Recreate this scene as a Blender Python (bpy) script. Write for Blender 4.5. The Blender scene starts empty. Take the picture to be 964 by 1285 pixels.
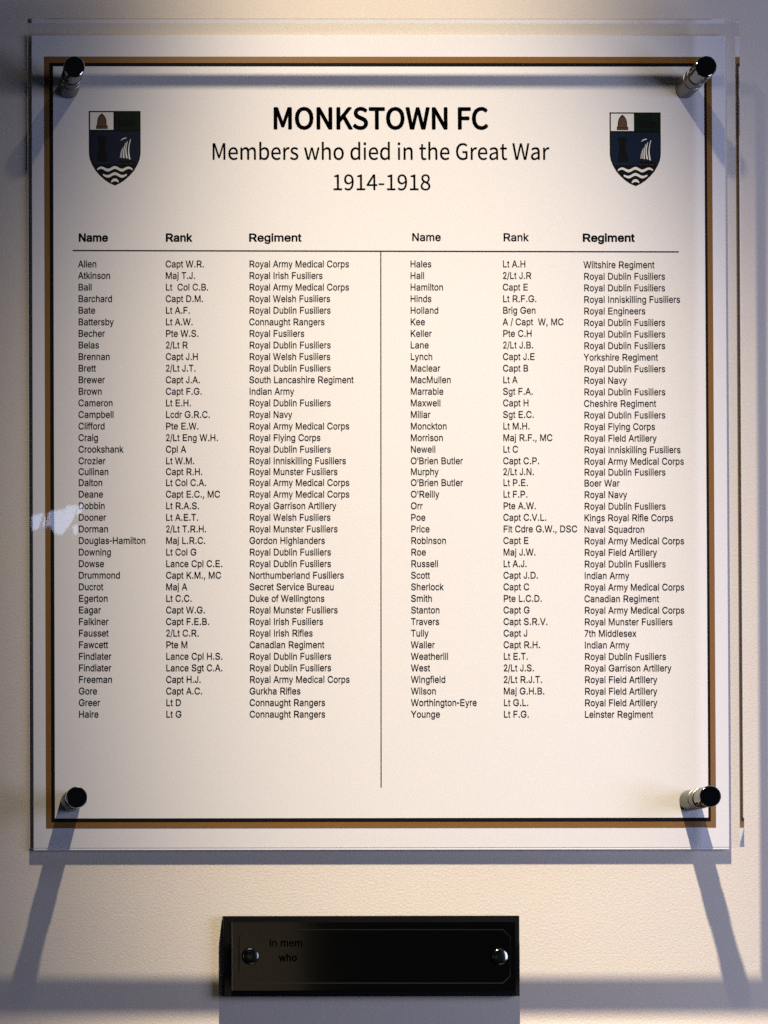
import bpy, bmesh, math, random, json
from mathutils import Vector, Matrix
from mathutils.geometry import tessellate_polygon, delaunay_2d_cdt

S = bpy.context.scene
C = S.collection
U = 0.0007            # one survey unit is 0.7 mm on the wall
CX, CY = 482.0, 642.5  # survey units at the world origin
CAM_DIST = 1.33

# ---------------------------------------------------------------- camera
def W(x, y, h=0.0):
    """survey units right / down on the wall, h metres off the wall -> world"""
    return Vector(((x - CX) * U, -h, (CY - y) * U))

cam_d = bpy.data.cameras.new('camera')
cam = bpy.data.objects.new('camera', cam_d)
C.objects.link(cam)
S.camera = cam
FX, PX, PY = 1902.2, -198.1, 1200.05
YAW, PIT, ROL = 0.00365, 0.00712, 0.00166
FOOT = (-206.98, 1212.05)
def _rot():
    cy, sy, cp, sp, cr, sr = math.cos(YAW), math.sin(YAW), math.cos(PIT), math.sin(PIT), math.cos(ROL), math.sin(ROL)
    Ry = Matrix(((cy, 0, sy), (0, 1, 0), (-sy, 0, cy)))
    Rx = Matrix(((1, 0, 0), (0, cp, -sp), (0, sp, cp)))
    Rz = Matrix(((cr, -sr, 0), (sr, cr, 0), (0, 0, 1)))
    return Ry @ Rx @ Rz
RM = _rot()
def axis(v):           # camera frame x right, y down, z forward -> world x, y, z
    q = RM @ Vector(v)
    return Vector((q.x, q.z, -q.y))
R3 = Matrix((axis((1, 0, 0)), -axis((0, 1, 0)), -axis((0, 0, 1)))).transposed()
cam.matrix_world = Matrix.Translation(W(FOOT[0], FOOT[1], CAM_DIST)) @ R3.to_4x4()
cam_d.sensor_fit = 'VERTICAL'
cam_d.sensor_height = 24.0
cam_d.lens = 24.0 * FX / 1285.0
cam_d.shift_x = (482.0 - PX) / 1285.0
cam_d.shift_y = (PY - 642.5) / 1285.0
cam_d.clip_start = 0.05
cam_d.clip_end = 50.0

def M2(px, py, h=0.003):
    """the spot a height h off the wall measured at that point of the photograph"""
    v = RM @ Vector(((px - PX) / FX, (py - PY) / FX, 1.0))
    t = (CAM_DIST / U - h / U) / v.z
    return FOOT[0] + v.x * t, FOOT[1] + v.y * t

# ---------------------------------------------------------------- world, picture lamp and added fills
wd = bpy.data.worlds.new('World'); S.world = wd; wd.use_nodes = True
bg = wd.node_tree.nodes['Background']
bg.inputs[0].default_value = (0.55, 0.62, 0.8, 1); bg.inputs[1].default_value = 0.012

LX, LY, LH = 475.0, -465.0, 0.25      # picture lamp above the board, 25 cm off the wall
KEY = 0.46
kd = bpy.data.lights.new('picture_lamp', 'POINT')
kd.energy = 120.0; kd.shadow_soft_size = 0.013; kd.use_nodes = True
ko = bpy.data.objects.new('picture_lamp', kd); C.objects.link(ko); ko.location = W(LX, LY, LH)
nt = kd.node_tree; nt.nodes.clear()
def mnode(op, a, b=None, c=None, clamp=False):
    n = nt.nodes.new('ShaderNodeMath'); n.operation = op; n.use_clamp = clamp
    for i, v in enumerate((a, b, c)):
        if v is None: continue
        if isinstance(v, (int, float)): n.inputs[i].default_value = v
        else: nt.links.new(v, n.inputs[i])
    return n.outputs[0]
geo = nt.nodes.new('ShaderNodeNewGeometry')
sep = nt.nodes.new('ShaderNodeSeparateXYZ'); nt.links.new(geo.outputs['Incoming'], sep.inputs[0])
SG = 1.0
dy = mnode('MAXIMUM', mnode('MULTIPLY', sep.outputs[1], SG), 0.02)       # towards the wall
lat = mnode('DIVIDE', mnode('MULTIPLY', sep.outputs[0], SG), dy)          # beam spread sideways
dwn = mnode('DIVIDE', mnode('MULTIPLY', sep.outputs[2], -SG), dy)         # beam spread downwards
xh = mnode('MULTIPLY_ADD', lat, LH / U, LX)
yh = mnode('MULTIPLY_ADD', dwn, LH / U, LY)
xc = mnode('MULTIPLY_ADD', yh, 0.12, 488.0)
ww = mnode('MULTIPLY_ADD', mnode('EXPONENT', mnode('MULTIPLY', mnode('POWER', mnode('DIVIDE', mnode('MAXIMUM', yh, 0.0), 450.0), 1.5), -1.0)), -245.0, 518.0)
off = mnode('DIVIDE', mnode('ABSOLUTE', mnode('SUBTRACT', xh, xc)), mnode('MAXIMUM', ww, 150.0))
lobe = mnode('EXPONENT', mnode('MULTIPLY', mnode('POWER', off, 3.0), -1.0))
tilt = mnode('MAXIMUM', mnode('MULTIPLY_ADD', mnode('MAXIMUM', mnode('SUBTRACT', 420.0, yh), 0.0), -0.00055, 1.0), 0.3)
refl = mnode('DIVIDE', 1.0, mnode('POWER', dy, 3.0))
st = mnode('MULTIPLY', mnode('MULTIPLY', lobe, tilt), mnode('MULTIPLY', mnode('MINIMUM', refl, 400.0), 8.0 / 120.0 * KEY))
em = nt.nodes.new('ShaderNodeEmission'); out = nt.nodes.new('ShaderNodeOutputLight')
em.inputs[0].default_value = (1.0, 0.825, 0.60, 1)
nt.links.new(st, em.inputs[1]); nt.links.new(em.outputs[0], out.inputs[0])

def area(name, loc, target, sx, sy, power, col):
    d = bpy.data.lights.new(name, 'AREA'); d.shape = 'RECTANGLE'; d.size = sx; d.size_y = sy
    d.energy = power; d.color = col
    o = bpy.data.objects.new(name, d); C.objects.link(o); o.location = loc
    o.rotation_euler = (Vector(target) - Vector(loc)).to_track_quat('-Z', 'Y').to_euler()
    return o
area('right_fill', (1.5, -0.75, -0.15), (0.1, 0, -0.05), 0.7, 1.0, 19.5, (0.66, 0.70, 1.0))  # added cool fill that lifts the shadows, strongest on the right
area('left_fill', (-2.0, -0.52, -0.35), (-0.3, 0, -0.1), 0.6, 1.2, 0.6, (0.72, 0.76, 1.0))  # added faint fill from the left, aimed to catch the plate edge
area('plate_reflection_fill', (0.23, -2.4, -0.45), (0.23, 0, -0.45), 0.86, 0.5, 0.09, (1.0, 0.85, 0.65))  # added dim panel, placed to be mirrored in the plate's left part

S.view_settings.view_transform = 'Standard'
S.view_settings.look = 'None'
S.view_settings.exposure = 0.0
S.view_settings.gamma = 1.0
S.cycles.use_denoising = False
S.cycles.caustics_reflective = False
S.cycles.sample_clamp_indirect = 2.0
S.cycles.max_bounces = 6
S.cycles.transparent_max_bounces = 12

# ---------------------------------------------------------------- materials
def mat(name, col, rough=0.5, metal=0.0, spec=0.5, speck=0.0, sscale=900.0, bump=0.0, bscale=600.0, bdist=0.0004, clouds=0.0):
    m = bpy.data.materials.new(name); m.use_nodes = True
    t = m.node_tree; b = t.nodes['Principled BSDF']
    b.inputs['Base Color'].default_value = (*col, 1)
    b.inputs['Roughness'].default_value = rough
    b.inputs['Metallic'].default_value = metal
    b.inputs['Specular IOR Level'].default_value = spec
    co = t.nodes.new('ShaderNodeTexCoord')
    last = None
    def noise(scale, det, rgh=0.6):
        n = t.nodes.new('ShaderNodeTexNoise'); n.inputs['Scale'].default_value = scale
        n.inputs['Detail'].default_value = det; n.inputs['Roughness'].default_value = rgh
        t.links.new(co.outputs['Object'], n.inputs['Vector']); return n
    def mix(fac_amt, nz, prev):
        mx = t.nodes.new('ShaderNodeMix'); mx.data_type = 'RGBA'; mx.blend_type = 'OVERLAY'
        mx.inputs['Factor'].default_value = fac_amt
        if prev is None: mx.inputs[6].default_value = (*col, 1)
        else: t.links.new(prev, mx.inputs[6])
        t.links.new(nz.outputs['Color'], mx.inputs[7]); return mx.outputs[2]
    if speck: last = mix(speck, noise(sscale, 2.0, 0.7), last)
    if clouds: last = mix(clouds, noise(18.0, 3.0, 0.6), last)
    if last is not None: t.links.new(last, b.inputs['Base Color'])
    if bump:
        n = noise(bscale, 3.0, 0.65)
        bp = t.nodes.new('ShaderNodeBump'); bp.inputs['Strength'].default_value = bump
        bp.inputs['Distance'].default_value = bdist
        t.links.new(n.outputs['Fac'], bp.inputs['Height']); t.links.new(bp.outputs[0], b.inputs['Normal'])
    return m

M_wall = mat('cream_wall_paint', (0.70, 0.65, 0.59), 0.75, spec=0.25, speck=0.45, sscale=750, bump=0.28, bscale=500, bdist=0.0006, clouds=0.07)
M_white = mat('white_panel', (0.80, 0.80, 0.85), 0.45, spec=0.3, speck=0.26, sscale=800, clouds=0.04)
M_field = mat('ivory_print_field', (0.83, 0.825, 0.855), 0.45, spec=0.3, speck=0.26, sscale=800, clouds=0.05)
M_ink = mat('black_ink', (0.006, 0.006, 0.007), 0.7, spec=0.05)
M_gold = mat('gold_ink', (0.22, 0.105, 0.025), 0.5, spec=0.3, speck=0.25, sscale=800)
M_green = mat('dark_green_ink', (0.005, 0.012, 0.007), 0.6, spec=0.05)
M_blue = mat('navy_ink', (0.008, 0.015, 0.035), 0.6, spec=0.05)
M_brown = mat('brown_ink', (0.10, 0.05, 0.025), 0.6, spec=0.2)
M_pale = mat('white_ink', (0.78, 0.78, 0.78), 0.5, spec=0.3)
M_barrel = mat('satin_steel', (0.22, 0.22, 0.21), 0.44, metal=1.0, speck=0.1, sscale=900)
M_cap = mat('polished_dark_chrome', (0.28, 0.28, 0.29), 0.07, metal=1.0)
M_black = mat('black_lacquered_wood', (0.004, 0.004, 0.004), 0.5, spec=0.08)
M_plate = mat('tarnished_bronze', (0.27, 0.24, 0.19), 0.09, metal=1.0, speck=0.35, sscale=500, bump=0.012, bscale=300)
M_bevel = mat('pale_edge_highlight', (0.85, 0.84, 0.82), 0.45, metal=0.2)  # pale colour stands in for the glint on the plate's edge
M_engr = mat('engraved_black', (0.010, 0.009, 0.008), 0.7, spec=0.1)
M_stud = mat('dark_mirror_steel', (0.20, 0.22, 0.21), 0.18, metal=1.0)

def acrylic_face():
    m = bpy.data.materials.new('clear_acrylic'); m.use_nodes = True; t = m.node_tree; t.nodes.clear()
    o = t.nodes.new('ShaderNodeOutputMaterial'); mx = t.nodes.new('ShaderNodeMixShader')
    tr = t.nodes.new('ShaderNodeBsdfTransparent'); gl = t.nodes.new('ShaderNodeBsdfGlossy')
    tr.inputs[0].default_value = (0.985, 0.99, 0.99, 1); gl.inputs['Roughness'].default_value = 0.017
    ge = t.nodes.new('ShaderNodeNewGeometry'); dt = t.nodes.new('ShaderNodeVectorMath'); dt.operation = 'DOT_PRODUCT'
    t.links.new(ge.outputs['Incoming'], dt.inputs[0]); t.links.new(ge.outputs['Normal'], dt.inputs[1])
    def mth(op, a, b):
        n = t.nodes.new('ShaderNodeMath'); n.operation = op
        for i, v in enumerate((a, b)):
            if isinstance(v, (int, float)): n.inputs[i].default_value = v
            elif v is not None: t.links.new(v, n.inputs[i])
        return n.outputs[0]
    ca = mth('ABSOLUTE', dt.outputs['Value'], None)
    sch = mth('ADD', mth('MULTIPLY', mth('POWER', mth('SUBTRACT', 1.0, ca), 5.0), 0.4), 0.04)   # same on both sides of the sheet
    t.links.new(sch, mx.inputs[0]); t.links.new(tr.outputs[0], mx.inputs[1]); t.links.new(gl.outputs[0], mx.inputs[2])
    t.links.new(mx.outputs[0], o.inputs[0]); return m
def acrylic_edge():
    m = bpy.data.materials.new('polished_acrylic_edge'); m.use_nodes = True; t = m.node_tree; t.nodes.clear()
    o = t.nodes.new('ShaderNodeOutputMaterial'); gl = t.nodes.new('ShaderNodeBsdfGlossy')
    gl.inputs[0].default_value = (0.9, 0.92, 0.92, 1); gl.inputs['Roughness'].default_value = 0.06
    tr = t.nodes.new('ShaderNodeBsdfTransparent'); mx = t.nodes.new('ShaderNodeMixShader'); mx.inputs[0].default_value = 0.95
    t.links.new(tr.outputs[0], mx.inputs[1]); t.links.new(gl.outputs[0], mx.inputs[2])
    t.links.new(mx.outputs[0], o.inputs[0]); return m
M_clear, M_edge = acrylic_face(), acrylic_edge()

def emis(name, col, s):
    m = bpy.data.materials.new(name); m.use_nodes = True; t = m.node_tree; t.nodes.clear()
    o = t.nodes.new('ShaderNodeOutputMaterial'); e = t.nodes.new('ShaderNodeEmission')
    e.inputs[0].default_value = (*col, 1); e.inputs[1].default_value = s
    t.links.new(e.outputs[0], o.inputs[0]); m.cycles.emission_sampling = 'NONE'; return m

# ---------------------------------------------------------------- mesh helpers
def link(name, me, m, parent=None, loc=None):
    o = bpy.data.objects.new(name, me); C.objects.link(o)
    if m is not None and not me.materials: me.materials.append(m)
    if parent: o.parent = parent
    if loc is not None: o.location = loc
    return o
def mesh_from(name, vs, fs, m, parent=None, origin=None):
    """vertices are given in world space; the object's origin is put at origin (world)"""
    og = Vector(origin) if origin is not None else Vector((0, 0, 0))
    me = bpy.data.meshes.new(name); me.from_pydata([tuple(Vector(v) - og) for v in vs], [], fs); me.update()
    o = link(name, me, m)
    o.location = og
    if parent is not None:
        o.parent = parent; o.location = og - parent_world(parent)
    return o
def parent_world(p):
    v = Vector(p.location)
    while p.parent: p = p.parent; v += Vector(p.location)
    return v
def empty(name, loc, label=None, cat=None, parent=None, group=None):
    o = bpy.data.objects.new(name, None); C.objects.link(o); o.empty_display_size = 0.02
    if parent is not None:
        o.parent = parent; o.location = Vector(loc) - parent_world(parent)
    else: o.location = loc
    if label: o['label'] = label
    if cat: o['category'] = cat
    if group: o['group'] = group
    return o
def slab(name, x0, y0, x1, y1, h0, h1, m, parent, bevel=0.0, edge_mat=None, seg=2):
    a, b = W(x0, y1, h0), W(x1, y0, h1)
    bm = bmesh.new(); bmesh.ops.create_cube(bm, size=1.0)
    c = (a + b) / 2; d = Vector((abs(b.x - a.x), abs(b.y - a.y), abs(b.z - a.z)))
    for v in bm.verts: v.co = Vector((v.co.x * d.x, v.co.y * d.y, v.co.z * d.z))
    if bevel: bmesh.ops.bevel(bm, geom=list(bm.edges), offset=bevel, segments=seg, profile=0.5, affect='EDGES')
    me = bpy.data.meshes.new(name); me.materials.append(m)
    if edge_mat:
        me.materials.append(edge_mat)
        for f in bm.faces:
            if abs(f.normal.y) < 0.9: f.material_index = 1
    bm.to_mesh(me); bm.free()
    o = link(name, me, m); o.location = c
    if parent is not None: o.parent = parent; o.location = c - parent_world(parent)
    return o
def ring_sheet(name, ro, ri, h, m, parent):
    """flat printed frame between an outer and an inner rectangle (x0, y0, x1, y1)"""
    def cs(r): return [W(r[0], r[1], h), W(r[2], r[1], h), W(r[2], r[3], h), W(r[0], r[3], h)]
    vs = cs(ro) + cs(ri)
    fs = [(i, (i + 1) % 4, 4 + (i + 1) % 4, 4 + i) for i in range(4)]
    return mesh_from(name, vs, fs, m, parent, W(ro[0], ro[1], h))
def sheet(name, pts, h, m, parent):
    vs = [W(x, y, h) for x, y in pts]
    tris = tessellate_polygon([[Vector((x, -y, 0)) for x, y in pts]])
    return mesh_from(name, vs, [tuple(t) for t in tris], m, parent, vs[0])
def lathe(name, prof, m, parent, loc, n=48, mats=None):
    """profile of (radius, height off the wall) turned round an axis that stands out of the wall"""
    bm = bmesh.new(); rings = []
    for r, h in prof:
        if r < 1e-6: rings.append([bm.verts.new((0, -h, 0))])
        else: rings.append([bm.verts.new((r * math.cos(2 * math.pi * k / n), -h, r * math.sin(2 * math.pi * k / n))) for k in range(n)])
    for a, b in zip(rings, rings[1:]):
        for k in range(n):
            k2 = (k + 1) % n
            if len(a) == 1 and len(b) == 1: continue
            if len(a) == 1: bm.faces.new((a[0], b[k], b[k2]))
            elif len(b) == 1: bm.faces.new((a[k], b[0], a[k2]))
            else: bm.faces.new((a[k], b[k], b[k2], a[k2]))
    bmesh.ops.recalc_face_normals(bm, faces=bm.faces)
    for f in bm.faces: f.smooth = True
    me = bpy.data.meshes.new(name); bm.to_mesh(me); bm.free(); me.materials.append(m)
    try: me.set_sharp_from_angle(angle=math.radians(25))
    except Exception: pass
    o = link(name, me, m, parent)
    o.location = Vector(loc) - (parent_world(parent) if parent else Vector((0, 0, 0)))
    return o

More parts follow.
